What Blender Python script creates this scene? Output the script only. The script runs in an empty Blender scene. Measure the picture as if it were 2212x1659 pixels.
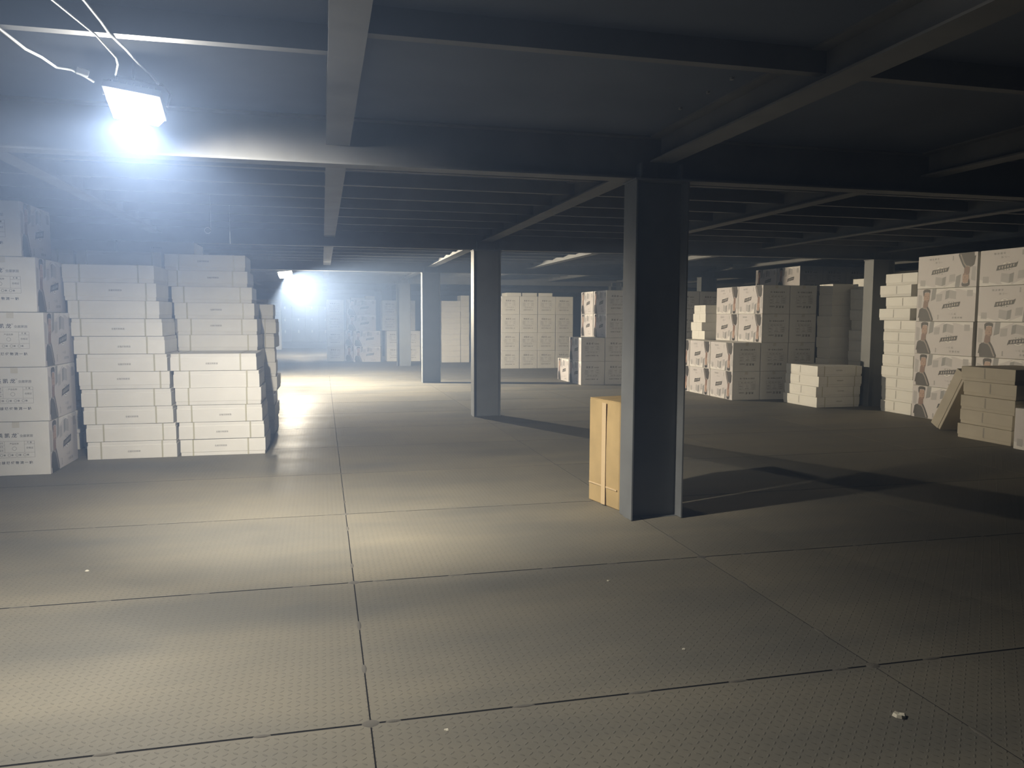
import bpy, bmesh, math, random
from mathutils import Matrix, Vector, Euler

rnd = random.Random(7)
R = math.radians
scn = bpy.context.scene
COL = scn.collection

# ------------------------------------------------------------------ camera
YAW, PITCH, ROLL, FPX = 0.2375, 0.0853, 0.0043, 1690.06
CAM_H = 1.5
fwd = Vector((math.sin(YAW) * math.cos(PITCH), math.cos(YAW) * math.cos(PITCH), -math.sin(PITCH)))
r0 = Vector((math.cos(YAW), -math.sin(YAW), 0)); u0 = r0.cross(fwd)
rt = r0 * math.cos(ROLL) + u0 * math.sin(ROLL)
up = -r0 * math.sin(ROLL) + u0 * math.cos(ROLL)
cd = bpy.data.cameras.new('camera'); cam = bpy.data.objects.new('camera', cd); COL.objects.link(cam)
cam.matrix_world = Matrix(((rt.x, up.x, -fwd.x, 0), (rt.y, up.y, -fwd.y, 0), (rt.z, up.z, -fwd.z, CAM_H), (0, 0, 0, 1)))
cd.sensor_fit = 'HORIZONTAL'; cd.sensor_width = 36.0; cd.lens = 36.0 * FPX / 2212.0
cd.clip_start = 0.05; cd.clip_end = 200
scn.camera = cam

# ------------------------------------------------------------------ world: blue haze added to imitate lens glare round the lamps; no outside light
HAZE = 0.029
COVER_GLOW = 30.0
w = bpy.data.worlds.new('world'); scn.world = w; w.use_nodes = True
nt = w.node_tree; nt.nodes.clear()
wo = nt.nodes.new('ShaderNodeOutputWorld'); wb = nt.nodes.new('ShaderNodeBackground')
wb.inputs[0].default_value = (0.02, 0.022, 0.026, 1); wb.inputs[1].default_value = 0.0
wv = nt.nodes.new('ShaderNodeVolumeScatter')
wv.inputs['Color'].default_value = (0.44, 0.62, 1.0, 1); wv.inputs['Density'].default_value = HAZE
wv.inputs['Anisotropy'].default_value = 0.52
nt.links.new(wb.outputs[0], wo.inputs['Surface']); nt.links.new(wv.outputs[0], wo.inputs['Volume'])

vs = scn.view_settings
vs.view_transform = 'Standard'; vs.look = 'None'; vs.gamma = 1.0; vs.exposure = 0.0; vs.use_curve_mapping = False
scn.cycles.use_denoising = True
scn.cycles.max_bounces = 4; scn.cycles.diffuse_bounces = 3; scn.cycles.glossy_bounces = 2; scn.cycles.volume_bounces = 0
scn.cycles.use_adaptive_sampling = True; scn.cycles.adaptive_threshold = 0.08
scn.cycles.sample_clamp_indirect = 6.0
scn.cycles.caustics_reflective = False; scn.cycles.caustics_refractive = False

# ------------------------------------------------------------------ materials
def new_mat(name):
    m = bpy.data.materials.new(name); m.use_nodes = True
    t = m.node_tree; b = t.nodes['Principled BSDF']
    return m, t, b

def plain(name, col, rough=0.6, spec=0.4, metal=0.0, noise=0.0, scale=6.0, bump=0.0):
    m, t, b = new_mat(name)
    b.inputs['Base Color'].default_value = (*col, 1)
    b.inputs['Roughness'].default_value = rough; b.inputs['Specular IOR Level'].default_value = spec
    b.inputs['Metallic'].default_value = metal
    if noise or bump:
        tc = t.nodes.new('ShaderNodeTexCoord'); n = t.nodes.new('ShaderNodeTexNoise')
        n.inputs['Scale'].default_value = scale; n.inputs['Detail'].default_value = 5
        t.links.new(tc.outputs['Object'], n.inputs['Vector'])
        if noise:
            cr = t.nodes.new('ShaderNodeValToRGB')
            cr.color_ramp.elements[0].position = 0.3; cr.color_ramp.elements[1].position = 0.72
            cr.color_ramp.elements[0].color = (*[c * (1 - noise) for c in col], 1)
            cr.color_ramp.elements[1].color = (*[min(1, c * (1 + noise * 0.6)) for c in col], 1)
            t.links.new(n.outputs['Fac'], cr.inputs['Fac']); t.links.new(cr.outputs['Color'], b.inputs['Base Color'])
        if bump:
            bp = t.nodes.new('ShaderNodeBump'); bp.inputs['Strength'].default_value = bump; bp.inputs['Distance'].default_value = 0.01
            t.links.new(n.outputs['Fac'], bp.inputs['Height']); t.links.new(bp.outputs['Normal'], b.inputs['Normal'])
    return m

M = {}
M['steel'] = plain('painted_steel', (0.17, 0.18, 0.188), 0.5, 0.5, 0, 0.18, 3.0, 0.05)
M['beam'] = plain('beam_paint', (0.17, 0.173, 0.172), 0.6, 0.35, 0, 0.22, 2.5, 0.05)
M['deck'] = plain('deck_underside', (0.115, 0.135, 0.178), 0.7, 0.35, 0, 0.2, 1.5, 0.05)
M['wall'] = plain('dark_sheet_wall', (0.16, 0.165, 0.17), 0.7, 0.3, 0, 0.2, 1.0)
M['gap'] = plain('gap_dark_fill', (0.012, 0.011, 0.010), 0.9, 0.1)  # near-black fill gives the seams between plates their dark look
M['weld'] = plain('weld_metal', (0.15, 0.14, 0.12), 0.75, 0.2, 0.0, 0.3, 60, 0.4)
M['carton'] = plain('white_carton', (0.80, 0.79, 0.76), 0.62, 0.35, 0, 0.05, 5.0, 0.06)
M['carton_lid'] = plain('white_carton_lid', (0.82, 0.81, 0.775), 0.5, 0.45, 0, 0.05, 4.0, 0.06)
M['carton_aged'] = plain('aged_carton', (0.50, 0.455, 0.375), 0.7, 0.3, 0, 0.12, 4.0, 0.08)
M['kraft'] = plain('kraft_board', (0.46, 0.335, 0.165), 0.75, 0.25, 0, 0.14, 5.0, 0.12)
M['kraft_tape'] = plain('kraft_tape', (0.62, 0.47, 0.28), 0.35, 0.5)
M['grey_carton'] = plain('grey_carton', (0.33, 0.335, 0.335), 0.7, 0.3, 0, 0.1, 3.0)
M['tape'] = plain('clear_tape', (0.66, 0.63, 0.55), 0.3, 0.5)
M['strap'] = plain('pale_strap', (0.50, 0.48, 0.37), 0.35, 0.5)
M['ink'] = plain('ink', (0.10, 0.095, 0.09), 0.7, 0.2)
M['ink_soft'] = plain('soft_ink', (0.30, 0.29, 0.275), 0.7, 0.2)
M['p_bg'] = plain('print_pale', (0.62, 0.59, 0.60), 0.5, 0.4)
M['p_white'] = plain('print_white', (0.78, 0.76, 0.75), 0.5, 0.4)
M['p_mid'] = plain('print_mid', (0.44, 0.43, 0.44), 0.5, 0.4)
M['p_grey'] = plain('print_grey', (0.28, 0.28, 0.29), 0.5, 0.4)
M['p_dark'] = plain('print_dark', (0.055, 0.05, 0.048), 0.5, 0.4)
M['p_hair'] = plain('print_hair', (0.04, 0.034, 0.03), 0.5, 0.4)
M['p_skin'] = plain('print_skin', (0.43, 0.29, 0.23), 0.5, 0.4)
M['p_shadow'] = plain('print_skin_dark', (0.24, 0.145, 0.115), 0.5, 0.4)
M['p_lapel'] = plain('print_lapel', (0.30, 0.27, 0.26), 0.5, 0.4)
M['housing'] = plain('lamp_housing', (0.30, 0.31, 0.33), 0.4, 0.5, 0.3)
M['wire'] = plain('white_wire', (0.80, 0.82, 0.84), 0.4, 0.5)
M['paper'] = plain('paper_scrap', (0.72, 0.68, 0.56), 0.8, 0.2)
M['bolt'] = plain('bolt_head', (0.5, 0.5, 0.48), 0.35, 0.5, 0.6)

# emissive lamp cover
m, t, b = new_mat('lit_diffuser')
b.inputs['Base Color'].default_value = (0.9, 0.9, 0.88, 1)
b.inputs['Emission Color'].default_value = (1.0, 0.955, 0.86, 1); b.inputs['Emission Strength'].default_value = COVER_GLOW
m.cycles.emission_sampling = 'NONE'
M['lit'] = m

def floor_material():
    m, t, b = new_mat('checker_plate')
    N = t.nodes.new; L = t.links.new
    geo = N('ShaderNodeNewGeometry')
    sep = N('ShaderNodeSeparateXYZ'); L(geo.outputs['Position'], sep.inputs[0])
    def mth(op, a, bb=None, c=None):
        n = N('ShaderNodeMath'); n.operation = op
        for i, v in enumerate((a, bb, c)):
            if v is None: continue
            if isinstance(v, (int, float)): n.inputs[i].default_value = v
            else: L(v, n.inputs[i])
        return n.outputs[0]
    P = 0.033
    u = mth('MULTIPLY', sep.outputs['X'], 1 / P); v = mth('MULTIPLY', sep.outputs['Y'], 1 / P)
    fu = mth('SUBTRACT', mth('FRACT', u), 0.5); fv = mth('SUBTRACT', mth('FRACT', v), 0.5)
    par = mth('MODULO', mth('ABSOLUTE', mth('ADD', mth('FLOOR', u), mth('FLOOR', v))), 2.0)
    sgn = mth('SUBTRACT', mth('MULTIPLY', par, 2.0), 1.0)
    a = mth('ADD', fu, mth('MULTIPLY', fv, sgn)); bb = mth('SUBTRACT', fu, mth('MULTIPLY', fv, sgn))
    e = mth('ADD', mth('POWER', mth('ABSOLUTE', mth('MULTIPLY', a, 1 / 0.52)), 2.0),
            mth('POWER', mth('ABSOLUTE', mth('MULTIPLY', bb, 1 / 0.17)), 2.0))
    lug = mth('MAXIMUM', mth('SUBTRACT', 1.0, e), 0.0)
    lug = mth('MINIMUM', mth('MULTIPLY', lug, 2.0), 1.0)
    # large dust and wear patches
    nz = N('ShaderNodeTexNoise'); nz.inputs['Scale'].default_value = 0.55; nz.inputs['Detail'].default_value = 6
    L(geo.outputs['Position'], nz.inputs['Vector'])
    mp = N('ShaderNodeMapping'); mp.inputs['Scale'].default_value = (0.35, 1.6, 1)
    L(geo.outputs['Position'], mp.inputs['Vector'])
    nz2 = N('ShaderNodeTexNoise'); nz2.inputs['Scale'].default_value = 1.3; nz2.inputs['Detail'].default_value = 4
    L(mp.outputs[0], nz2.inputs['Vector'])
    mix = mth('ADD', mth('MULTIPLY', nz.outputs['Fac'], 0.55), mth('MULTIPLY', nz2.outputs['Fac'], 0.45))
    oi = N('ShaderNodeObjectInfo')
    mix = mth('ADD', mix, mth('MULTIPLY', mth('SUBTRACT', oi.outputs['Random'], 0.5), 0.07))
    cr = N('ShaderNodeValToRGB')
    cr.color_ramp.elements[0].position = 0.36; cr.color_ramp.elements[0].color = (0.138, 0.133, 0.115, 1)
    cr.color_ramp.elements[1].position = 0.66; cr.color_ramp.elements[1].color = (0.232, 0.209, 0.158, 1)
    L(mix, cr.inputs['Fac'])
    # lug tops a little worn and cleaner, with darker shading put into their colour
    wear = N('ShaderNodeMixRGB'); wear.blend_type = 'MIX'
    L(mth('MULTIPLY', lug, 0.26), wear.inputs[0]); L(cr.outputs['Color'], wear.inputs[1]); wear.inputs[2].default_value = (0.085, 0.083, 0.078, 1)
    L(wear.outputs[0], b.inputs['Base Color'])
    # a polished walkway where people and trolleys pass
    way = N('ShaderNodeMapRange'); way.inputs['From Min'].default_value = 0.65; way.inputs['From Max'].default_value = 0.1
    L(mth('ABSOLUTE', mth('ADD', sep.outputs['X'], 0.42)), way.inputs['Value'])
    rr = mth('ADD', 0.68, mth('MULTIPLY', mth('SUBTRACT', nz2.outputs['Fac'], 0.5), 0.25))
    rr = mth('SUBTRACT', rr, mth('MULTIPLY', way.outputs[0], 0.26))
    L(rr, b.inputs['Roughness'])
    b.inputs['Specular IOR Level'].default_value = 0.10
    b.inputs['Metallic'].default_value = 0.0
    b1 = N('ShaderNodeBump'); b1.inputs['Strength'].default_value = 0.7; b1.inputs['Distance'].default_value = 0.0022
    L(lug, b1.inputs['Height'])
    nz3 = N('ShaderNodeTexNoise'); nz3.inputs['Scale'].default_value = 1.7; nz3.inputs['Detail'].default_value = 2
    L(geo.outputs['Position'], nz3.inputs['Vector'])
    b2 = N('ShaderNodeBump'); b2.inputs['Strength'].default_value = 0.12; b2.inputs['Distance'].default_value = 0.02
    L(nz3.outputs['Fac'], b2.inputs['Height']); L(b1.outputs[0], b2.inputs['Normal'])
    L(b2.outputs[0], b.inputs['Normal'])
    return m
M['floor'] = floor_material()

# ------------------------------------------------------------------ mesh helpers
class MB:
    def __init__(s): s.v = []; s.f = []; s.m = []
    def add(s, verts, faces, mi=0):
        o = len(s.v); s.v += [tuple(p) for p in verts]
        s.f += [tuple(i + o for i in f) for f in faces]; s.m += [mi] * len(faces); return s
    def box(s, x0, x1, y0, y1, z0, z1, mi=0):
        return s.add([(x0, y0, z0), (x1, y0, z0), (x1, y1, z0), (x0, y1, z0), (x0, y0, z1), (x1, y0, z1), (x1, y1, z1), (x0, y1, z1)],
                     [(0, 3, 2, 1), (4, 5, 6, 7), (0, 1, 5, 4), (1, 2, 6, 5), (2, 3, 7, 6), (3, 0, 4, 7)], mi)
    def tube(s, pts, r, n=6, mi=0):
        pts = [Vector(p) for p in pts]; rings = []
        for i, p in enumerate(pts):
            d = (pts[min(i + 1, len(pts) - 1)] - pts[max(i - 1, 0)]).normalized()
            a = d.orthogonal().normalized() if i == 0 else (rings[-1][1] - d * rings[-1][1].dot(d)).normalized()
            rings.append((p, a, d.cross(a)))
        vs_ = [p + (a * math.cos(k * 2 * math.pi / n) + bb * math.sin(k * 2 * math.pi / n)) * r for p, a, bb in rings for k in range(n)]
        fs = [(i * n + k, i * n + (k + 1) % n, (i + 1) * n + (k + 1) % n, (i + 1) * n + k) for i in range(len(pts) - 1) for k in range(n)]
        fs += [tuple(range(n))[::-1], tuple(range((len(pts) - 1) * n, len(pts) * n))]
        return s.add(vs_, fs, mi)
    def mesh(s, name, mats, bevel=0.0, seg=2, smooth=False):
        me = bpy.data.meshes.new(name); me.from_pydata(s.v, [], s.f)
        for mm in (mats if isinstance(mats, (list, tuple)) else [mats]): me.materials.append(mm)
        for p, mi in zip(me.polygons, s.m): p.material_index = mi
        if bevel:
            bm = bmesh.new(); bm.from_mesh(me)
            bmesh.ops.bevel(bm, geom=list(bm.edges), offset=bevel, segments=seg, affect='EDGES', profile=0.6, clamp_overlap=True)
            bm.to_mesh(me); bm.free()
        if smooth:
            for p in me.polygons: p.use_smooth = True
        me.update(); return me

def ob(name, me, parent=None, mat=None):
    o = bpy.data.objects.new(name, me); COL.objects.link(o)
    if mat is not None: o.matrix_local = mat
    if parent is not None: o.parent = parent
    return o
def tag(o, label=None, cat=None, group=None, kind=None):
    if label: o['label'] = label
    if cat: o['category'] = cat
    if group: o['group'] = group
    if kind: o['kind'] = kind
    return o
def empty(name, loc, rz=0.0, scale=None):
    o = bpy.data.objects.new(name, None); COL.objects.link(o); o.empty_display_size = 0.1
    o.location = loc; o.rotation_euler = (0, 0, rz)
    if scale: o.scale = scale
    return o
ORD = ['lowest', 'second', 'third', 'fourth', 'fifth', 'sixth', 'seventh', 'eighth', 'ninth', 'tenth', 'eleventh', 'twelfth', 'thirteenth']

# ------------------------------------------------------------------ floor
XB, CW, CD_, Y1, SP = 2.193, 0.412, 0.235, 5.308, 6.1815      # columns: left face, width, depth, first row front, row spacing
ROWC = [Y1 + CD_ / 2 + SP * i for i in range(-3, 6)]
X0, X1, YA, YB = -8.6, 19.7, -13.0, 40.6
fl = MB().box(X0, X1, YA, YB, -0.20, -0.0012).mesh('floor', M['gap'])
floor = tag(ob('floor', fl), kind='structure')
SX = [-8.6, -6.30, -4.15, 0.1505, 2.30, 4.45, 6.60, 8.75, 10.90, 13.05, 15.20, 19.7]
SY = [2.8195 + 1.582 * k for k in range(-3, 12)]
plate_cache = {}
def plate(x0, x1, y0, y1, gx, gy):
    k = (round(x1 - x0, 3), round(y1 - y0, 3))
    if k not in plate_cache:
        plate_cache[k] = MB().box(-(x1 - x0) / 2 + gx, (x1 - x0) / 2 - gx, -(y1 - y0) / 2 + gy, (y1 - y0) / 2 - gy, -0.0012, 0.0).mesh('plate', M['floor'])
    o = ob('floor_plate', plate_cache[k], floor)
    o.location = ((x0 + x1) / 2, (y0 + y1) / 2, 0)
    return o
for i in range(len(SX) - 1):
    for j in range(len(SY) - 1):
        plate(SX[i], SX[i + 1], SY[j], SY[j + 1], 0.003, 0.006)
plate(X0, X1, SY[-1], YB, 0.0, 0.004); plate(X0, X1, YA, SY[0], 0.0, 0.004)
# weld beads that bridge the seams
wm = bpy.data.meshes.new('weld')
bm = bmesh.new(); bmesh.ops.create_icosphere(bm, subdivisions=2, radius=1.0); bm.to_mesh(wm); bm.free(); wm.materials.append(M['weld'])
for p in wm.polygons: p.use_smooth = True
def weld(x, y, sx, sy):
    o = ob('weld_bead', wm, floor); o.location = (x, y, -0.0022); o.scale = (sx, sy, 0.0055)
for j, ys in enumerate(SY[2:9]):
    x = -3.2 + rnd.random() * .3
    while x < 4.6:
        weld(x, ys, rnd.uniform(.03, .055), .013); x += rnd.uniform(.38, .56)
    for xs in (0.1505, 2.30):
        weld(xs, ys, .035, .03); weld(xs, ys + rnd.uniform(.3, .5), .012, .045); weld(xs, ys + rnd.uniform(.85, 1.2), .012, .06)

# ------------------------------------------------------------------ walls, far step
def struct(name, mb, mat): return tag(ob(name, mb.mesh(name, mat)), kind='structure')
DECK = 2.80
struct('wall_left', MB().box(X0 - .12, X0, YA, YB, -0.2, DECK + .3), M['wall'])
struct('wall_right', MB().box(X1, X1 + .12, YA, YB, -0.2, DECK + .3), M['wall'])
struct('wall_back', MB().box(X0 - .12, X1 + .12, YB, YB + .12, -0.2, DECK + .3), M['wall'])
struct('wall_front', MB().box(X0 - .12, X1 + .12, YA - .12, YA, -0.2, DECK + .3), M['wall'])
# ------------------------------------------------------------------ ceiling: deck, joists, cross beams, purlins
ceil = struct('ceiling', MB().box(X0 - .12, X1 + .12, YA - .12, YB + .12, DECK, DECK + .10), M['deck'])
def hbeam_y(name, xc, y0, y1, z0, z1, wd, tf, tw, mat, parent):
    mb = MB(); yc = (y0 + y1) / 2; a, c = y0 - yc, y1 - yc
    mb.box(-wd / 2, wd / 2, a, c, 0, tf); mb.box(-tw / 2, tw / 2, a, c, tf, z1 - z0 - tf); mb.box(-wd / 2, wd / 2, a, c, z1 - z0 - tf, z1 - z0)
    o = ob(name, mb.mesh(name, mat), parent); o.location = (xc, yc, z0); return o
def hbeam_x(name, x0, x1, yc, z0, z1, wd, tf, tw, mat, parent):
    mb = MB(); xc = (x0 + x1) / 2; a, c = x0 - xc, x1 - xc
    mb.box(a, c, -wd / 2, wd / 2, 0, tf); mb.box(a, c, -tw / 2, tw / 2, tf, z1 - z0 - tf); mb.box(a, c, -wd / 2, wd / 2, z1 - z0 - tf, z1 - z0)
    o = ob(name, mb.mesh(name, mat), parent); o.location = (xc, yc, z0); return o
COLX = XB + CW / 2
JX = [0.117 + 2.2815 * k for k in range(-3, 9)]
for k, xj in enumerate(JX):
    girder = (k - 4) % 3 == 0
    for a, c in zip([YA] + [r + .07 for r in ROWC], [r - .07 for r in ROWC] + [YB]):
        hbeam_y('girder' if girder else 'joist', xj if not girder else COLX + (k - 4) // 3 * 6.845, a, c, 2.615, DECK, .175 if girder else .152, .012, .009, M['beam'], ceil)
for r in ROWC:
    for a, c in ((X0, JX[2] - .0), (JX[2], COLX), (COLX, COLX + 6.845), (COLX + 6.845, X1)):
        hbeam_x('cross_beam', a, c, r, 2.495, DECK, .15, .012, .009, M['beam'], ceil)
def purlin(x0, x1, y):
    mb = MB(); xc = (x0 + x1) / 2; h = (x1 - x0) / 2
    mb.box(-h, h, -.004, .004, 0, DECK - 2.685); mb.box(-h, h, .004, .055, 0, .006)
    o = ob('purlin', mb.mesh('purlin', M['beam']), ceil); o.location = (xc, y, 2.685)
for k in (-2, -1, 0):
    purlin(X0, .11, 3.72 + .772 * k * 1.6); purlin(.125, X1, 3.45 + .772 * k * 1.6)
y = 5.93
while y < 34:
    if min(abs(y - r) for r in ROWC) > .12:
        purlin(X0, .11, y); purlin(.125, X1, y - .1)
    y += .765
for (x, yy) in ((2.18, 4.6), (2.18, 4.24), (2.18, 3.97)):
    mb = MB(); n = 6
    mb.add([(.012 * math.cos(i * math.pi / 3), .012 * math.sin(i * math.pi / 3), z) for z in (-.012, 0) for i in range(n)],
           [tuple(range(n))[::-1]] + [(i, (i + 1) % n, n + (i + 1) % n, n + i) for i in range(n)])
    o = ob('bolt', mb.mesh('bolt', M['bolt']), ceil); o.location = (x, yy, DECK)

# ------------------------------------------------------------------ columns
CT = 2.495
def col_meshes():
    tf, tw = .014, .011
    a = {}
    a['flange'] = MB().box(-tf / 2, tf / 2, -CD_ / 2, CD_ / 2, 0.004, CT - .014).mesh('flange', M['steel'], .002, 1)
    a['web'] = MB().box(-CW / 2 + tf, CW / 2 - tf, -tw / 2, tw / 2, 0.004, CT - .014).mesh('web', M['steel'])
    a['base_plate'] = MB().box(-CW / 2 + .002, CW / 2 - .002, -.045, .045, 0, .004).mesh('base_plate', M['steel'])
    a['cap_plate'] = MB().box(-CW / 2 - .008, CW / 2 + .008, -CD_ / 2 - .008, CD_ / 2 + .008, CT - .014, CT - .001).mesh('cap_plate', M['steel'], .001, 1)
    a['stiffener'] = MB().box(-.006, .006, -CD_ / 2 + .03, CD_ / 2 - .03, 0, .115).mesh('stiffener', M['steel'])
    return a
CM = col_meshes()
NTH = ['first', 'second', 'third', 'fourth', 'fifth', 'sixth']
def column(x, yc, label, group):
    e = empty('steel_column', (x, yc, 0)); tag(e, label, 'column', group)
    for s in (-1, 1):
        o = ob('flange', CM['flange'], e); o.location = (s * (CW / 2 - .007), 0, 0)
        o = ob('stiffener', CM['stiffener'], e); o.location = (s * (CW / 2 - .05), 0, CT)
    ob('web', CM['web'], e); ob('base_plate', CM['base_plate'], e); ob('cap_plate', CM['cap_plate'], e)
for i, r in enumerate(ROWC[3:8]):
    column(COLX, r, ['near dark grey steel column with the brown carton behind it', 'second grey steel column from the front in the middle row',
                     'third grey steel column from the front in the middle row', 'fourth grey steel column in the middle row, beside the far printed cartons',
                     'farthest thin grey steel column of the middle row'][i], 'columns of the middle row')
for i, r in enumerate(ROWC[4:7]):
    column(COLX + 6.845, r, ['dark steel column on the right between the low flat pile and the tall flat stack',
                             'dark steel column top showing above the grey cartons right of the near column',
                             'farthest dark steel column of the right row'][i], 'columns of the right row')

# ------------------------------------------------------------------ printed panels (flat print on the cartons)
def text_faces(body, size, cx, cy, bold=0.0, shear=0.0):
    cu = bpy.data.curves.new('t', 'FONT'); cu.body = body; cu.size = size; cu.align_x = 'CENTER'; cu.align_y = 'CENTER'
    cu.resolution_u = 1; cu.offset = bold; cu.shear = shear
    o = bpy.data.objects.new('t', cu); COL.objects.link(o)
    dg = bpy.context.evaluated_depsgraph_get(); dg.update()
    ev = o.evaluated_get(dg); me = ev.to_mesh()
    v = [(p.co.x + cx, p.co.y + cy) for p in me.vertices]; f = [tuple(p.vertices) for p in me.polygons]
    ev.to_mesh_clear(); bpy.data.objects.remove(o); bpy.data.curves.remove(cu)
    return v, f

class Print:
    """flat layers of ink, u to the right, v up, normal +w"""
    def __init__(s, mats): s.mb = MB(); s.names = mats; s.k = 0
    def mi(s, n): return s.names.index(n)
    def poly(s, n, pts, layer):
        z = .0003 + layer * .00035
        s.mb.add([(p[0], p[1], z) for p in pts], [tuple(range(len(pts)))], s.mi(n))
    def rect(s, n, u0, u1, v0, v1, layer): s.poly(n, [(u0, v0), (u1, v0), (u1, v1), (u0, v1)], layer)
    def ell(s, n, cu, cv, ru, rv, layer, k=16):
        s.poly(n, [(cu + ru * math.cos(i * 2 * math.pi / k), cv + rv * math.sin(i * 2 * math.pi / k)) for i in range(k)], layer)
    def ring(s, n, cu, cv, r1, r2, layer, k=20, a0=0, a1=2 * math.pi):
        z = .0003 + layer * .00035; pts = []
        for i in range(k + 1):
            a = a0 + (a1 - a0) * i / k; pts += [(cu + r1 * math.cos(a), cv + r1 * math.sin(a), z), (cu + r2 * math.cos(a), cv + r2 * math.sin(a), z)]
        s.mb.add(pts, [(2 * i, 2 * i + 1, 2 * i + 3, 2 * i + 2) for i in range(k)], s.mi(n))
    def text(s, n, body, size, cu, cv, layer, bold=0.0, shear=0.0):
        v, f = text_faces(body, size, cu, cv, bold, shear); z = .0003 + layer * .00035
        s.mb.add([(a, b_, z) for a, b_ in v], f, s.mi(n))
    def build(s, name): return s.mb.mesh(name, [M[n] for n in s.names])

CLN, CWD, CHT = 0.86, 0.56, 0.522      # printed carton: length, width, height
def art_mesh():
    P = Print(['p_bg', 'p_white', 'p_mid', 'p_grey', 'p_dark', 'p_hair', 'p_skin', 'p_shadow', 'p_lapel'])
    W_, H_ = CLN - .012, CHT - .012
    def T(pts): return [((u - .5) * W_, (v - .5) * H_) for u, v in pts]
    def poly(n, pts, l): P.poly(n, T(pts), l)
    poly('p_bg', [(0, 0), (1, 0), (1, 1), (0, 1)], 0)
    poly('p_white', [(.30, .80), (.52, .98), (.72, .97), (1, .82), (1, 1), (.26, 1)], 1)
    poly('p_mid', [(.02, .42), (.08, .40), (.09, .80), (.02, .84)], 1)
    # furniture blocks behind the figure
    poly('p_grey', [(.25, .62), (.33, .68), (.345, 1.0), (.27, 1.0)], 2)
    poly('p_mid', [(.345, .60), (.44, .62), (.45, .84), (.35, .82)], 2)
    poly('p_grey', [(.50, .66), (.56, .70), (.57, .95), (.51, .92)], 2)
    poly('p_mid', [(.56, .70), (.68, .66), (.685, .90), (.57, .95)], 2)
    poly('p_white', [(.51, .92), (.57, .95), (.685, .90), (.66, .97), (.55, .985)], 2)
    poly('p_mid', [(.86, .74), (.95, .74), (.95, .92), (.86, .93)], 2)
    # man: jacket, shirt, neck, head, hair, lapel
    P.poly('p_dark', T([(.055, 0), (.045, .16), (.06, .32), (.10, .42), (.15, .47), (.20, .46), (.235, .36), (.27, .22), (.305, .06), (.30, 0)]), 3)
    poly('p_hair', [(.028, .10), (.05, .36), (.09, .42), (.075, .12)], 4)
    poly('p_lapel', [(.10, .42), (.125, .45), (.18, .425), (.225, .30), (.285, .03), (.262, .03), (.205, .29), (.17, .375), (.13, .385)], 4)
    poly('p_shadow', [(.125, .62), (.115, .44), (.16, .395), (.205, .45), (.205, .64)], 5)
    P.poly('p_skin', T([(.128, .86), (.124, .70), (.135, .60), (.165, .545), (.20, .57), (.222, .64), (.226, .74), (.222, .87), (.175, .90)]), 6)
    poly('p_shadow', [(.135, .645), (.137, .60), (.165, .545), (.20, .57), (.218, .635), (.215, .66), (.18, .645)], 7)
    poly('p_skin', [(.165, .612), (.205, .615), (.20, .633), (.168, .632)], 8)
    poly('p_shadow', [(.145, .765), (.172, .77), (.172, .785), (.145, .782)], 7)
    poly('p_shadow', [(.192, .77), (.216, .766), (.216, .782), (.192, .785)], 7)
    poly('p_shadow', [(.178, .70), (.196, .695), (.188, .76)], 7)
    P.poly('p_hair', T([(.112, .84), (.108, .94), (.13, .985), (.18, .995), (.225, .98), (.238, .93), (.228, .85), (.218, .895), (.17, .905), (.137, .89), (.13, .80), (.122, .76)]), 8)
    # round badge with slanted dark lettering
    cu, cv = (.605 - .5) * W_, (.475 - .5) * H_
    P.ell('p_white', cu, cv, .062, .062, 3, 22)
    P.ring('p_mid', cu, cv, .063, .067, 4, 24, .35, 2.8); P.ring('p_mid', cu, cv, .063, .067, 4, 24, 3.5, 5.95)
    sl = lambda pts: [(cu + x * 1.2, cv + y_ * 1.25 + x * .2) for x, y_ in pts]
    P.poly('p_dark', sl([(-.108, -.030), (-.092, -.018), (.094, -.026), (.108, .030), (-.092, .030), (-.098, .006), (-.104, -.008)]), 5)
    for k in range(6):
        x = -.073 + k * .028
        P.poly('p_white', sl([(x, -.010), (x + .006, -.010), (x + .010, .018), (x + .004, .018)]), 6)
        P.poly('p_mid', sl([(x + .011, -.004), (x + .017, -.004), (x + .018, .004), (x + .012, .004)]), 6)
    P.text('p_grey', '智 能 锁', .024, cu + .004, cv + .046, 5, .0006); P.text('p_dark', '★', .014, cu, cv - .036, 5); P.rect('p_dark', cu - .018, cu + .018, cv - .044, cv - .038, 5)
    P.text('p_grey', '一 体 板', .030, (.635 - .5) * W_, (.215 - .5) * H_, 3, .0007)
    P.text('p_grey', '全 屋 定 制', .030, (.715 - .5) * W_, (.105 - .5) * H_, 3, .0007)
    for k in range(4): P.rect('p_grey', (.383 - .5) * W_, (.402 - .5) * W_, (.06 + k * .035 - .5) * H_, (.085 + k * .035 - .5) * H_, 3)
    return P.build('printed_picture')
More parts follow.
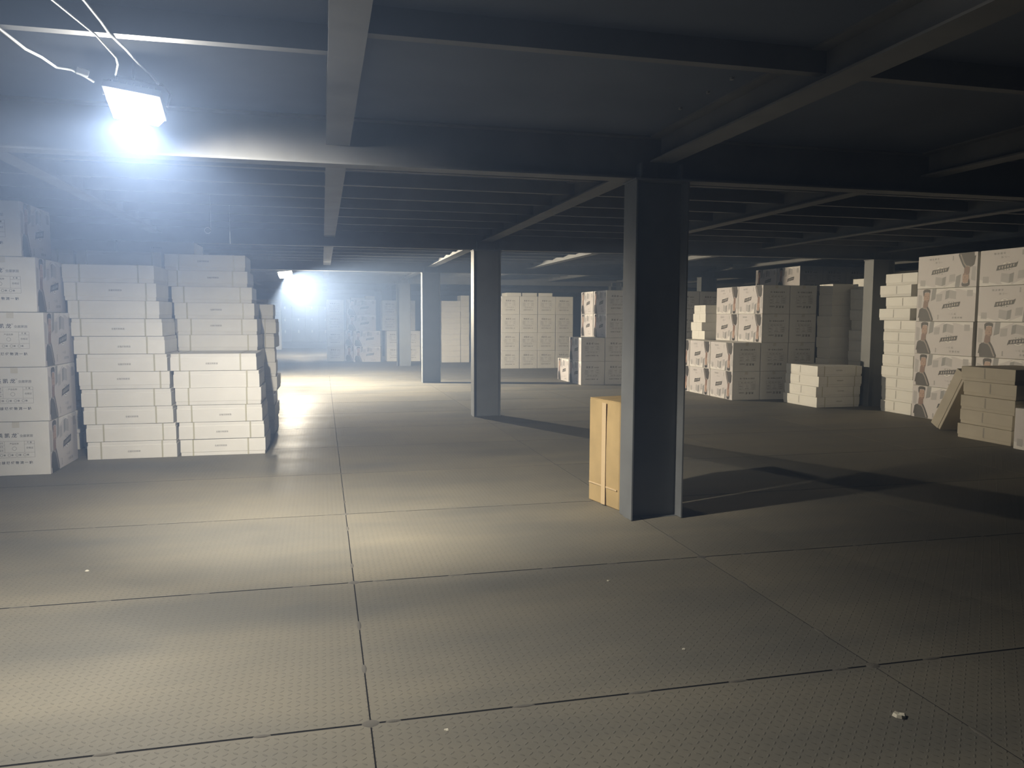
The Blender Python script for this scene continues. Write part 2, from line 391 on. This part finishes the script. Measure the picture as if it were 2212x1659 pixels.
def spec_mesh():
    P = Print(['ink', 'ink_soft'])
    P.text('ink', '英 凯 龙', .046, -.075, .128, 1, .0010); P.text('ink_soft', '™', .026, .012, .143, 1)
    P.text('ink_soft', '全屋家居', .028, .085, .124, 1, .0006)
    t_ = .0022
    def hl(v, a, c): P.rect('ink_soft', a, c, v - t_ / 2, v + t_ / 2, 1)
    def vl(u, a, c): P.rect('ink_soft', u - t_ / 2, u + t_ / 2, a, c, 1)
    L_, R_, T_, B_ = -.190, .150, .075, -.082
    hl(T_, L_, R_); hl(B_, L_, R_); hl(-.035, L_, R_); vl(L_, B_, T_); vl(R_, B_, T_)
    vl(-.10, -.035, T_); vl(.065, -.035, T_); hl(.04, L_, -.10); hl(.004, L_, -.10); hl(.046, .065, R_)
    for v in (.057, .022, -.016): P.text('ink_soft', '规格型号', .017, -.145, v, 1, .0003)
    P.text('ink_soft', '产品名称', .019, -.02, .050, 1, .0004); P.text('ink_soft', '数 量', .017, .108, .060, 1, .0004); P.text('ink_soft', '合格证', .020, .108, .008, 1, .0004)
    P.ring('ink_soft', -.02, .005, .016, .019, 1, 16)
    for k, u in enumerate((-.13, -.065, .0, .065)):
        P.ring('ink_soft', u, -.058, .010, .0135, 1, 10); P.rect('ink_soft', u + .018, u + .034, -.066, -.050, 1)
    P.text('ink', '全 球 现 代 物 流 一 站', .030, -.02, -.135, 1, .0007)
    return P.build('printed_details')
def name_mesh():
    P = Print(['ink_soft'])
    P.text('ink_soft', '全屋定制家居', .021, 0, 0, 1, .0003)
    return P.build('printed_name')
ART, SPEC, NAME = art_mesh(), spec_mesh(), name_mesh()

# face frames: columns u, v, w
def frame(n, pos, inv=False, vert=False):
    U, W_ = {'+x': ((0, 1, 0), (1, 0, 0)), '-x': ((0, -1, 0), (-1, 0, 0)), '-y': ((1, 0, 0), (0, -1, 0)), '+y': ((-1, 0, 0), (0, 1, 0))}[n]
    U, W_, V = Vector(U), Vector(W_), Vector((0, 0, 1))
    if inv: U, V = -U, -V
    if vert: U, V = V, -U
    m_ = Matrix((U, V, W_)).transposed().to_4x4(); m_.translation = Vector(pos); return m_

# ------------------------------------------------------------------ carton meshes
def soft_box(w_, d_, h_, bulge, mat, seed, bev=.006, z0=0.0):
    rr = random.Random(seed)
    bm = bmesh.new(); bmesh.ops.create_cube(bm, size=1.0)
    bmesh.ops.subdivide_edges(bm, edges=list(bm.edges), cuts=3, use_grid_fill=True)
    for v in bm.verts:
        x, y_, z = v.co * 2
        bx = (1 - y_ * y_) * (1 - z * z); by = (1 - x * x) * (1 - z * z)
        px, py = x * w_ / 2, y_ * d_ / 2
        if abs(x) > .99: px += math.copysign(bulge * bx * rr.uniform(.5, 1), x)
        if abs(y_) > .99: py += math.copysign(bulge * by * rr.uniform(.5, 1), y_)
        v.co = (px, py, (z + 1) / 2 * h_ + z0)
    sharp = [e for e in bm.edges if len(e.link_faces) == 2 and e.calc_face_angle(0) > .9]
    bmesh.ops.bevel(bm, geom=sharp, offset=bev, segments=1, affect='EDGES')
    me = bpy.data.meshes.new('carton'); bm.to_mesh(me); bm.free(); me.materials.append(mat); return me
PB = [soft_box(CWD - .008, CLN - .008, CHT - .004, .0, M['carton'], s, .005) for s in (1,)]
def tape_mesh():
    mb = MB(); h = CHT - .0035
    mb.box(-.03, .03, -CLN / 2 - .0002, CLN / 2 + .0002, h, h + .0008)
    mb.box(-.03, .03, -CLN / 2 + .0025, -CLN / 2 + .0036, h - .055, h); mb.box(-.03, .03, CLN / 2 - .0036, CLN / 2 - .0025, h - .055, h)
    return mb.mesh('tape', M['tape'])
TAPE = tape_mesh()
def printed_carton(x, y, z, label, group, art='-x', spec='-y', inv=False, rz=0.0, detail=True, scale=None, name='printed_carton'):
    """x,y = centre of the base"""
    e = empty(name, (x, y, z), rz, scale); tag(e, label, 'carton', group)
    ob('body', PB[0], e)
    if detail: ob('tape', TAPE, e)
    for n in ([art] if art else []):
        s = 1 if n == '+x' else -1
        ob('printed_picture', ART, e, frame(n, (s * (CWD / 2 - .004), 0, CHT / 2 - .002), inv))
    for n in ([spec] if spec else []):
        s = 1 if n == '+y' else -1
        ob('printed_details', SPEC, e, frame(n, (0, s * (CLN / 2 - .004), CHT / 2 - .002), inv))
    return e

FW, FD, FH = 0.87, 0.70, 0.183        # flat carton
FB = [soft_box(FW - .010, FD - .010, FH - .003, .0, M['carton'], 3, .004)]
FLID = [MB().box(-FW / 2, FW / 2, -FD / 2, FD / 2, z0_, z1_).mesh('lid', M['carton_lid'], .0045, 2) for z0_, z1_ in ((.040, FH - .001), (.0005, FH - .040))]
def strap_mesh():
    mb = MB(); hw, t_ = .0075, .0012; Y_, Z_ = FD / 2 + .0005, FH - .0008
    mb.box(-hw, hw, -Y_ - t_, -Y_, 0.001, Z_); mb.box(-hw, hw, Y_, Y_ + t_, 0.001, Z_)
    mb.box(-hw, hw, -Y_ - t_, Y_ + t_, Z_ - .0005, Z_ + .0006)
    return mb.mesh('strap', M['strap'])
STRAP = strap_mesh()
FB_AGED = soft_box(FW - .010, FD - .010, FH - .003, 0, M['carton_aged'], 4, .004)
FLID_AGED = MB().box(-FW / 2, FW / 2, -FD / 2, FD / 2, .04, FH - .001).mesh('lid', M['carton_aged'], .0045, 2)
def flat_carton(x, y, z, label, group, flip=False, strap=True, nm=True, rz=0.0, scale=None, side=None, aged=False, tilt=None):
    e = empty('flat_carton', (x, y, z), rz, scale); tag(e, label, 'carton', group)
    if tilt: e.rotation_euler = tilt
    ob('base', FB_AGED if aged else FB[0], e); ob('lid', FLID_AGED if aged else FLID[1 if flip else 0], e)
    if strap:
        for s in (-1, 1):
            o = ob('strap', STRAP, e); o.location = (s * .30 + rnd.uniform(-.05, .04), 0, 0); o.rotation_euler = (0, 0, R(rnd.uniform(-1, 1)))
    lz = .105 if not flip else .075
    if nm: ob('printed_name', NAME, e, frame('-y', (rnd.uniform(-.03, .06), -FD / 2, lz)))
    if side: ob('printed_name', NAME, e, frame('-x', (-FW / 2, rnd.uniform(-.04, .04), lz), vert=True))
    return e

# ------------------------------------------------------------------ stacks on the left
xr = [-2.512, -2.506, -2.512, -2.565, -2.675]
for i in range(5):
    printed_carton(xr[i] - CWD / 2, 8.109 + CLN / 2, i * .509, 'large printed carton at the left edge, ' + ['at the floor', 'second from the floor', 'third from the floor', 'fourth from the floor', 'topmost, pushed further left'][i],
                   'printed cartons at the left edge', art='+x', spec='-y', rz=R([0, .4, -.3, .3, .6][i]), scale=(1, 1, .509 / CHT))
def flat_stack(n, xl, y0, z0, desc, group, dx=None, dz=.1835, flips=None, name_every=True, **kw):
    for i in range(n):
        x = (dx[i] if dx else xl + rnd.uniform(-.012, .012)) + FW / 2
        flat_carton(x, y0 + FD / 2 + rnd.uniform(-.012, .012), z0 + i * dz,
                    'flat white carton, %s of %s' % (('topmost' if i == n - 1 else ORD[i] + (' up' if i else '')), desc), group,
                    flip=(flips[i] if flips else rnd.random() < .4), nm=(name_every and rnd.random() < .62), rz=R(rnd.uniform(-.9, .9)), scale=(1, 1, dz / FH), **kw)
flat_stack(11, 0, 8.85, 0, 'the strapped stack beside the printed cartons', 'flat cartons in the left front stack',
           dx=[-2.395, -2.405, -2.418, -2.432, -2.452, -2.462, -2.48, -2.50, -2.522, -2.548, -2.556], flips=[1, 1, 1, 1, 0, 1, 1, 1, 0, 0, 0])
flat_stack(6, 0, 8.85, 0, 'the half height front stack by the shiny aisle', 'flat cartons in the half height stack',
           dx=[-1.49, -1.50, -1.513, -1.525, -1.54, -1.562], flips=[0, 1, 1, 0, 1, 1])
flat_stack(12, 0, 9.60, 0, 'the tall stack behind the half height one', 'flat cartons in the tall stack by the aisle',
           dx=[-1.60 + .01 * (i % 3) for i in range(6)] + [-1.605, -1.615, -1.64, -1.66, -1.70, -1.725], flips=[0] * 6 + [0, 0, 0, 0, 0, 0], dz=.1830)
flat_stack(12, -2.615, 9.585, 0, 'the second row stack behind the strapped stack', 'flat cartons in the second row', dz=.1845)
flat_stack(12, -3.52, 9.585, 0, 'the second row stack behind the printed cartons', 'flat cartons in the second row', dz=.1845)
for k, xl in enumerate((-3.30, -2.40)):
    flat_stack(13, xl, 10.42, 0, 'the rear left row, %s column' % ['left', 'right'][k], 'flat cartons in the rear left row', dz=.1848, strap=False)
for i in range(9):
    flat_carton(-1.455 + rnd.uniform(-.03, .04) + FW / 2, 10.36 + FD / 2, i * FH, 'flat carton, %s of the ragged shaded stack at the aisle corner' % ('topmost' if i == 8 else ORD[i]),
                'flat cartons at the aisle corner', flip=rnd.random() < .4, nm=False, rz=R(rnd.uniform(-2, 2)))

# ------------------------------------------------------------------ brown carton behind the near column
def brown():
    e = empty('brown_carton', (2.423, 5.893, 0), R(13)); tag(e, 'tall brown cardboard carton standing behind the near column', 'carton')
    w_, d_, h_ = .52, .44, .845
    ob('body', soft_box(w_, d_, h_, .018, M['kraft'], 9, .008), e)
    mb = MB(); mb.box(-w_ / 2 - .016, -w_ / 2 + .01, -.035, -.031, .02, h_ - .01)
    ob('board_joint', MB().box(-.0015, .0015, -.028, .028, .0, h_ - .03).mesh('board_joint', M['kraft_tape'], .0006, 1), e, Matrix.Translation((-w_ / 2 - .0165, -.02, .012)))
    ob('tape', MB().box(-.002, .002, -d_ / 2 + .02, d_ / 2 - .02, 0, .012).mesh('tape', M['kraft_tape'], .0008, 1), e, Matrix.Translation((-w_ / 2 - .010, 0, .15)))
    for s in (-1, 1):
        ob('top_flap', MB().box(-w_ / 2 + .004, w_ / 2 - .004, -d_ / 4 + .003, d_ / 4 - .002, 0, .005).mesh('top_flap', M['kraft'], .001, 1), e, Matrix.Translation((0, s * d_ / 4, h_)))
brown()

# ------------------------------------------------------------------ middle stack (seen left and right of the near column)
BX = .566
TIER = ['bottom', 'second', 'third', 'top']
for t in range(4):
    xs = 5.555 if t < 2 else 6.135
    n = 6 if t < 2 else 5
    for k in range(n):
        printed_carton(xs + BX * (k + .5), 16.48 + CLN / 2, t * .527, 'white carton of the middle block, %s tier, %s from its left end' % (TIER[t], NTH[k]),
                       'cartons of the middle block', art='-x' if k == 0 else None, detail=False, rz=R(rnd.uniform(-.4, .4)), scale=(1, 1, .527 / CHT))
    if t != 1:
        printed_carton(xs + BX / 2 - .01, 16.48 + CLN * 1.5 + .008, t * .527, 'printed carton of the middle block, %s tier, behind its front left corner' % TIER[t],
                       'cartons of the middle block', art='-x', detail=False, scale=(1, 1, .527 / CHT))
    if t == 1:
        printed_carton(xs + BX * 1.5, 16.48 + CLN * 1.5 + .008, t * .527, 'carton behind the front row of the middle block, upper one', 'cartons of the middle block', art='-x', detail=False, scale=(1, 1, .527 / CHT))
        printed_carton(xs + BX * 1.5, 16.48 + CLN * 1.5 + .008, 0, 'carton behind the front row of the middle block, lower one', 'cartons of the middle block', art=None, detail=False, scale=(1, 1, .527 / CHT))

# ------------------------------------------------------------------ right stack with upside-down pictures
for t in range(4):
    xs = 7.25 if t < 2 else 7.825
    n = 3 if t < 2 else 2
    xo = rnd.uniform(-.01, .01)
    for k in range(n):
        for d in range(3 if t < 2 else 2):
            if d and k and not (t < 2 and d < 2) : continue
            printed_carton(xs + xo + BX * (k + .5), 12.88 + (CLN + .012) * (d + .5), t * .527,
                           '%s of the upside-down block, %s tier, %s column, %s row' % ('picture carton' if k == 0 else 'plain-fronted carton', TIER[t], NTH[k], ['front', 'second', 'rear'][d]),
                           'cartons of the upside-down printed block', art='-x' if k == 0 else None, spec='-y' if d == 0 else None, inv=True, rz=R(rnd.uniform(-.5, .5)), scale=(1, 1, .527 / CHT))
for i in range(4):
    flat_carton(7.74 + .31 + [0, -.035, .02, .035][i] - .03, 15.0 + .19, 1.054 + i * .178, 'flat white carton on the ledge left of the upside-down block, %s one' % ['lowest', 'second', 'third', 'topmost'][i],
                'flat cartons on the ledge', strap=False, nm=False, side=True, rz=R([3, -2, 2, -1][i]), scale=(.7, .75, .97))
# far right block with fifth tier of printed cartons
for t in range(5):
    for k in range(3):
        printed_carton(9.84 + BX * (k + .5), 14.8 + CLN / 2, t * .522, 'carton of the rear right block under dark beams, %s tier, %s column' % ((TIER[:3] + ['fourth', 'topmost'])[t], NTH[k]),
                       'cartons of the rear right block', art='-x' if k == 0 else None, detail=False)
    printed_carton(9.83 + BX / 2, 14.8 + CLN * 1.5 + .01, t * .522, 'printed carton of the rear right block, %s tier, behind the corner one' % (TIER[:3] + ['fourth', 'topmost'])[t],
                   'cartons of the rear right block', art='-x', spec=None, detail=False)
# tall flat stacks left of the right column
for i in range(11):
    flat_carton(8.965 + rnd.uniform(-.02, .015) + .30, 12.47 + .20, i * .193, 'flat carton, %s of the dark-fronted stack beside the upside-down block' % ('topmost' if i == 10 else ORD[i]),
                'flat cartons beside the upside-down block', strap=False, nm=False, rz=R(rnd.uniform(-1, 1)), scale=(.69, .56, .193 / FH))
for i in range(12):
    flat_carton(9.31 + rnd.uniform(-.03, .03) + .38, 11.78 + .32, i * .184, 'flat carton, %s of the stack half hidden by the right column' % ('topmost' if i == 11 else ORD[i]),
                'flat cartons behind the right column', strap=False, nm=False, rz=R(rnd.uniform(-1, 1)), scale=(.87, .86, 1))
# low pile of four flat cartons
for i in range(4):
    flat_carton(8.045 + FW / 2 * .98 + [.0, .012, .03, .02][i], 11.52 + .48 - (.015 if i == 3 else 0), i * .175, 'flat carton, %s of the low pile of four before the right column' % ['lowest', 'second', 'third', 'topmost'][i],
                'low pile of four flat cartons', strap=True, nm=True, side=True, rz=R([1.5, -1, 1, -1.2][i]), scale=(.97, 1.36, .175 / FH))
# tall flat stack right of the right column
for i in range(12):
    flat_carton(8.875 + FW / 2 + [0, .01, .0, -.01, .0, .015, .0, .0, -.05, .02, -.05, .0][i], 10.28 + FD / 2 + (.06 if i in (8, 10) else 0), i * .1845, 'flat carton, %s of the tall stack beside the long printed cartons' % ('topmost' if i == 11 else ORD[i]),
                'flat cartons right of the right column', strap=False, nm=False, side=True, rz=R(rnd.uniform(-1, 1)), scale=(1, 1, .1845 / FH))
# long printed cartons at the right edge
LH, LS = .488, 1.125 / CLN
for t in range(5):
    for k in range(2):
        inv = (t == 4) or (k == 1 and t == 3)
        printed_carton(8.85 + CWD / 2 + (.02 if k else 0) + rnd.uniform(-.01, .01), 10.262 - 1.13 * (k + .5) - (.015 if k else 0), t * LH + (.0 if k == 0 else 0),
                       'long printed carton at the right edge, %s tier, %s' % (['bottom', 'second', 'third', 'fourth', 'top'][t], 'beside the tall flat stack' if k == 0 else 'nearer to the camera'),
                       'long printed cartons at the right edge', art='-x', spec='-y', inv=inv, rz=R(rnd.uniform(-.6, .6)), scale=(1, LS, LH / CHT))
# aged flat cartons in front of them, carton at the frame edge, leaning carton
for i in range(5):
    flat_carton(7.90 + .42 + [-.02, .0, -.015, .01, .015][i], 7.50 + .40 + [.02, .01, -.005, -.01, .0][i] + (.04 if i > 3 else 0), i * .181, 'stained flat carton, %s of the pile in front of the long printed cartons' % ['lowest', 'second', 'third', 'fourth', 'topmost'][i],
                'stained flat cartons', strap=False, nm=False, side=True, rz=R([1, -1, .6, -.8, .5][i]), scale=(.95, 1.14, .181 / FH), aged=True)
printed_carton(7.80 + CWD / 2, 7.40 - CLN / 2, 0, 'low upside-down printed carton cut off by the right edge of the photo', 'cartons at the right frame edge', art='-x', spec='-y', inv=True, rz=0, scale=(1, 1, .92))
th = R(28)
# stands on its short edge: local x (length) points up and leans toward the pile, local z (thickness) points back
le = empty('leaning_flat_carton', (8.11, 8.86, 0)); tag(le, 'stained flat carton leaning on edge against the stained pile', 'carton')
def lean_part(name, me):
    o = ob(name, me, le)
    # map: local x-> up, local y -> world x, local z -> world y ; then rotate about world x at the lower front edge
    A = Matrix(((0, 1, 0, FD / 2 * .8), (0, 0, 1, 0), (1, 0, 0, FW / 2), (0, 0, 0, 1)))
    o.matrix_local = Matrix.Rotation(th, 4, 'X') @ A @ Matrix.Diagonal((1, .8, 1, 1))
lean_part('base', FB_AGED); lean_part('lid', FLID_AGED)
mb = MB(); mb.add([(0, 0, 0), (.14, 0, 0), (.15, .09, .02), (.0, .10, .015), (0, 0, .004), (.14, 0, .004), (.15, .09, .024), (.0, .10, .019)],
                  [(0, 3, 2, 1), (4, 5, 6, 7), (0, 1, 5, 4), (1, 2, 6, 5), (2, 3, 7, 6), (3, 0, 4, 7)])
o = ob('torn_flap', mb.mesh('torn_flap', M['carton_aged']), le); o.location = (.02, -.36, .80)

# ------------------------------------------------------------------ far stacks
for t in range(4):
    for k in range(4):
        printed_carton(5.055 + .545 * (k + .5), 22.2 + CLN / 2, t * .527, 'carton of the far square grid, %s row, %s from the left' % (TIER[t], NTH[k]),
                       'cartons of the far grid', art='-x' if k == 0 else None, detail=False, rz=R(rnd.uniform(-.6, .6)), scale=(.96, 1, .527 / CHT))
for k in range(3):
    flat_carton([5.45, 5.915, 6.41][k], 22.65, 2.108, 'flat carton lying on the far square grid, %s' % ['left', 'middle', 'right'][k], 'flat cartons on the far grid', strap=False, nm=False, scale=([.49, .51, .48][k], 1, .55), rz=R([0, 1, -1][k]))
for t in range(4):
    printed_carton(.14 + .28, 26.75 + CLN / 2, t * .513, 'pale carton column left of the far printed cartons, %s one' % TIER[t], 'far cartons with printed fronts', art=None, detail=False, scale=(1.02, 1, .513 / CHT))
    lo = t < 2
    # picture faces the aisle: turned a quarter
    printed_carton((1.43 if lo else 1.26), 26.3 + (.0 if lo else .08) + CWD / 2, t * .513, 'far carton with its picture facing the aisle, %s tier' % TIER[t], 'far cartons with printed fronts', art='-x', spec=None, detail=False, rz=R(90), scale=(1, 1.03 if lo else 1.1, .513 / CHT))
    if lo:
        printed_carton(1.14, 26.92 + CWD / 2, t * .513, 'far carton half hidden by the picture cartons, %s tier' % TIER[t], 'far cartons with printed fronts', art='-x', spec=None, detail=False, rz=R(90), scale=(1, .98, .513 / CHT))
    for k in range(2):
        printed_carton(1.98 + .28 + .57 * k + (.1 if lo else .0), 26.45 + (.0 if lo else .55) + CLN / 2, t * .513, 'far pale carton right of the picture cartons, %s tier, %s column' % (TIER[t], ['near', 'far'][k]), 'far cartons with printed fronts', art=None, detail=False, scale=(1, 1, .513 / CHT))
for k, (x, w_) in enumerate(((1.15, .5), (1.55, .35))):
    flat_carton(x, 26.7, 2.052, 'small flat carton lying on the far picture cartons, %s' % ['left', 'right'][k], 'flat cartons on the picture cartons', strap=False, nm=False, scale=(w_, .6, .35 + .35 * k))
for s_, (x, sc) in enumerate(((3.20, .62), (3.80, .72), (4.44, .32))):
    for i in range(11 if s_ < 2 else 12):
        flat_carton(x + FW / 2 * sc, 25.55 + FD / 2 + rnd.uniform(-.02, .02), i * .1835, 'flat carton, %s of the far %s stack between the columns' % (('topmost' if i == (10 if s_ < 2 else 11) else ORD[i]), ['left', 'middle', 'narrow right'][s_]),
                    'far flat cartons between the columns', strap=False, nm=False, rz=R(rnd.uniform(-.8, .8)), scale=(sc, 1, 1))
# white stack at the end of the aisle, step with grey cartons in the shade
for t in range(4):
    for k in range(2):
        printed_carton(-2.92 + .57 * k + .28, 36.9, t * .56, 'white carton at the far end of the aisle, %s tier, %s column' % (TIER[t], ['left', 'right'][k]), 'white cartons at the aisle end', art=None, detail=False, scale=(1, 1, .56 / CHT))
st = struct('trim_1', MB().box(-2.5, 1.6, 38.2, YB, 0, .28), M['wall'])
for t in range(3):
    for k in range(4):
        if t == 2 and k in (1,): continue
        e = empty('grey_carton', (-1.72 + .62 * k, 39.1 + .05 * ((k + t) % 2), .28 + t * .56)); tag(e, 'dim grey carton on the aisle end step, %s tier, %s from left' % (['bottom', 'second', 'top'][t], NTH[k]), 'carton', 'grey cartons on the step')
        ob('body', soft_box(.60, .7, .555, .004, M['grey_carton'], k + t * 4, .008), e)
        ob('tape', MB().box(-.03, .03, -.352, -.3505, .42, .555).mesh('tape', M['tape']), e)

# ------------------------------------------------------------------ flood lamps with their cables
def flood(x, y, z, label, tilt, beams, yawl=0.0, s=1.0):
    e = empty('flood_lamp', (x, y, z)); tag(e, label, 'lamp', 'flood lamps over the aisle')
    e.rotation_euler = Euler((tilt[0], tilt[1], yawl)); e.scale = (s, s, s)
    W_, D_ = .150, .125
    ob('housing', MB().box(-W_ - .012, W_ + .012, -D_ - .012, D_ + .012, .005, .05).mesh('housing', M['housing'], .006, 2), e)
    # frosted cover: shallow tray standing proud of the frame
    mb = MB(); zb, zi = -.055, .004; i_ = .022
    mb.add([(-W_, -D_, zi), (W_, -D_, zi), (W_, D_, zi), (-W_, D_, zi), (-W_ + i_, -D_ + i_, zb), (W_ - i_, -D_ + i_, zb), (W_ - i_, D_ - i_, zb), (-W_ + i_, D_ - i_, zb)],
           [(0, 1, 2, 3), (7, 6, 5, 4), (1, 0, 4, 5), (2, 1, 5, 6), (3, 2, 6, 7), (0, 3, 7, 4)])
    ob('lit_cover', mb.mesh('lit_cover', M['lit']), e)
    for k in range(7):
        o = ob('cooling_fin', MB().box(-.002, .002, -D_ + .01, D_ - .01, .05, .075).mesh('cooling_fin', M['housing']), e); o.location = (-.12 + .04 * k, 0, 0)
    mb = MB(); mb.tube([(-W_ - .03, 0, .03), (-W_ - .035, 0, .12), (-W_ + .02, 0, .17), (W_ - .02, 0, .17), (W_ + .035, 0, .12), (W_ + .03, 0, .03)], .007, 6)
    ob('bracket', mb.mesh('bracket', M['housing']), e)
    # hanger rod straight up to the deck
    bpy.context.view_layer.update()
    inv = Matrix.LocRotScale(e.location, e.rotation_euler, e.scale).inverted()
    hb = Vector((x, y, z + .13))
    ob('hanger', MB().tube([inv @ hb, inv @ Vector((x, y, DECK - .001))], .008, 6).mesh('hanger', M['housing']), e)
    # the lamp's wide flood, plus unseen aimed beams added to lift dim areas
    for pw, aim, cone, bl in beams:
        ld = bpy.data.lights.new('flood_or_fill', 'SPOT'); ld.energy = pw; ld.spot_size = R(cone); ld.spot_blend = bl
        ld.shadow_soft_size = .06; ld.color = (1.0, .96, .895)
        lo = bpy.data.objects.new('flood_or_fill', ld); COL.objects.link(lo)
        lo.location = (x, y, z - .06); lo.rotation_euler = Vector(aim).to_track_quat('-Z', 'Y').to_euler()
    return e
flood(-.925, 4.50, 2.585, 'big bright flood lamp hanging near the camera on the left', (R(-18), R(8)), [(470, (-.20, .06, -.97), 165, .3), (430, (.16, -.90, -.40), 124, .9), (1500, (.40, .69, -.60), 104, 1.0)], s=.85)  # second beam added for the air glow, third to lift floor and stacks
flood(-.80, 18.6, 2.455, 'second flood lamp further down the aisle', (R(-20), R(-6)), [(4600, (.66, -.03, -.75), 160, .4), (4300, (.72, -.60, -.36), 86, 1.0)])  # second beam added to brighten the cartons on the right
flood(-.86, 31.2, 2.455, 'farthest small flood lamp at the aisle end', (R(-18), 0), [(1000, (.1, .15, -.95), 152, .4)])
def cable(name, pts, r, label, mat='wire', k0=.86, k1=1.13, tail=None, thin=None):
    if name == 'power_cable':      # the far ends reach the lamp, the near ends the deck
        n_ = len(pts) - 1
        pts = [(a * k, b_ * k, 1.5 + (c_ - 1.5) * k) for (a, b_, c_), k in zip(pts, [k0 + (k1 - k0) * min(1, i / (n_ * .8)) for i in range(n_ + 1)])]
        pts = [(pts[0][0] * .8, pts[0][1] * .72, DECK - .001)] + pts
    mb = MB().tube(pts + (tail or []), r, 6)
    if thin: mb.tube(thin, .0011, 5)
    me = mb.mesh(name, M[mat], 0, 1, True)
    return tag(ob(name, me), label, 'cable', 'loose white lamp cables')
cable('power_cable', [(-1.30, 3.3, 2.70), (-1.224, 3.6, 2.628), (-1.165, 3.62, 2.583), (-1.15, 3.64, 2.572), (-1.125, 3.75, 2.576), (-1.10, 3.85, 2.567), (-1.06, 3.92, 2.58), (-1.02, 3.97, 2.57), (-.99, 4.0, 2.555)], .0062, 'thick white cable sagging to the left end of the near lamp')
cable('power_cable', [(-1.10, 3.42, 2.785), (-1.034, 3.6, 2.761), (-.98, 3.7, 2.73), (-.923, 3.78, 2.695), (-.884, 3.95, 2.656)], .0045, 'straight thin white cable above the near lamp', k0=.84, k1=.965, tail=[(-.90, 4.05, 2.655), (-.99, 4.40, 2.70), (-1.0, 4.47, 2.70)])
cable('power_cable', [(-.97, 3.45, 2.785), (-.918, 3.6, 2.772), (-.862, 3.62, 2.70), (-.84, 3.66, 2.664), (-.81, 3.8, 2.65), (-.789, 3.93, 2.633), (-.75, 3.97, 2.60), (-.72, 4.02, 2.57)], .0058, 'white cable running down to the right end of the near lamp')
pl = tag(ob('cable_connector', MB().box(-.028, .028, -.016, .016, -.016, .016).mesh('cable_connector', M['wire'], .006, 2)), 'white cable connector at the left end of the near lamp', 'connector'); pl.location = (-1.14, 4.40, 2.705); pl.rotation_euler = (0, R(12), R(20))
cable('wire_loop', [(-1.109 + .03 * math.cos(a * .5), 8.5, 2.358 + .03 * math.sin(a * .5)) for a in range(0, 13)], .0026, 'small loop of wire hanging above the left stacks', thin=[(-1.079, 8.5, DECK - .001), (-1.079, 8.5, 2.358)])
cable('hanging_wire', [(-.951, 9.0, 2.41), (-.951, 9.0, 2.35), (-.950, 9.0, 2.275)], .005, 'short straight wire hanging above the tall stack', thin=[(-.951, 9.0, 2.686), (-.951, 9.0, 2.40)])

# ------------------------------------------------------------------ paper scraps on the floor
for k, (x, y, s) in enumerate(((2.10, 2.42, .030), (.416, 2.708, .012), (-1.369, 4.951, .014), (1.565, 4.106, .013), (1.573, 3.155, .010))):
    rr = random.Random(k); n = 7
    base = [(s * rr.uniform(.6, 1) * math.cos(i * 2 * math.pi / n), s * rr.uniform(.6, 1) * math.sin(i * 2 * math.pi / n)) for i in range(n)]
    mb = MB(); mb.add([(a, b_, 0.0005) for a, b_ in base] + [(a * .8, b_ * .8, s * rr.uniform(.12, .45)) for a, b_ in base] + [(0, 0, s * .3)],
                      [tuple(range(n))[::-1]] + [(i, (i + 1) % n, n + (i + 1) % n, n + i) for i in range(n)] + [(n + i, n + (i + 1) % n, 2 * n) for i in range(n)])
    o = ob('paper_scrap', mb.mesh('paper_scrap', M['paper'])); o.location = (x, y, 0.0005)
    tag(o, ['crumpled paper scrap on the floor near the lower right corner', 'tiny paper scrap beside the nearest seam crossing', 'tiny white scrap on the left floor before the printed cartons',
            'tiny white scrap on the floor before the near column', 'tiny scrap on the plate right of the centre seam'][k], 'scrap', 'paper scraps on the floor')
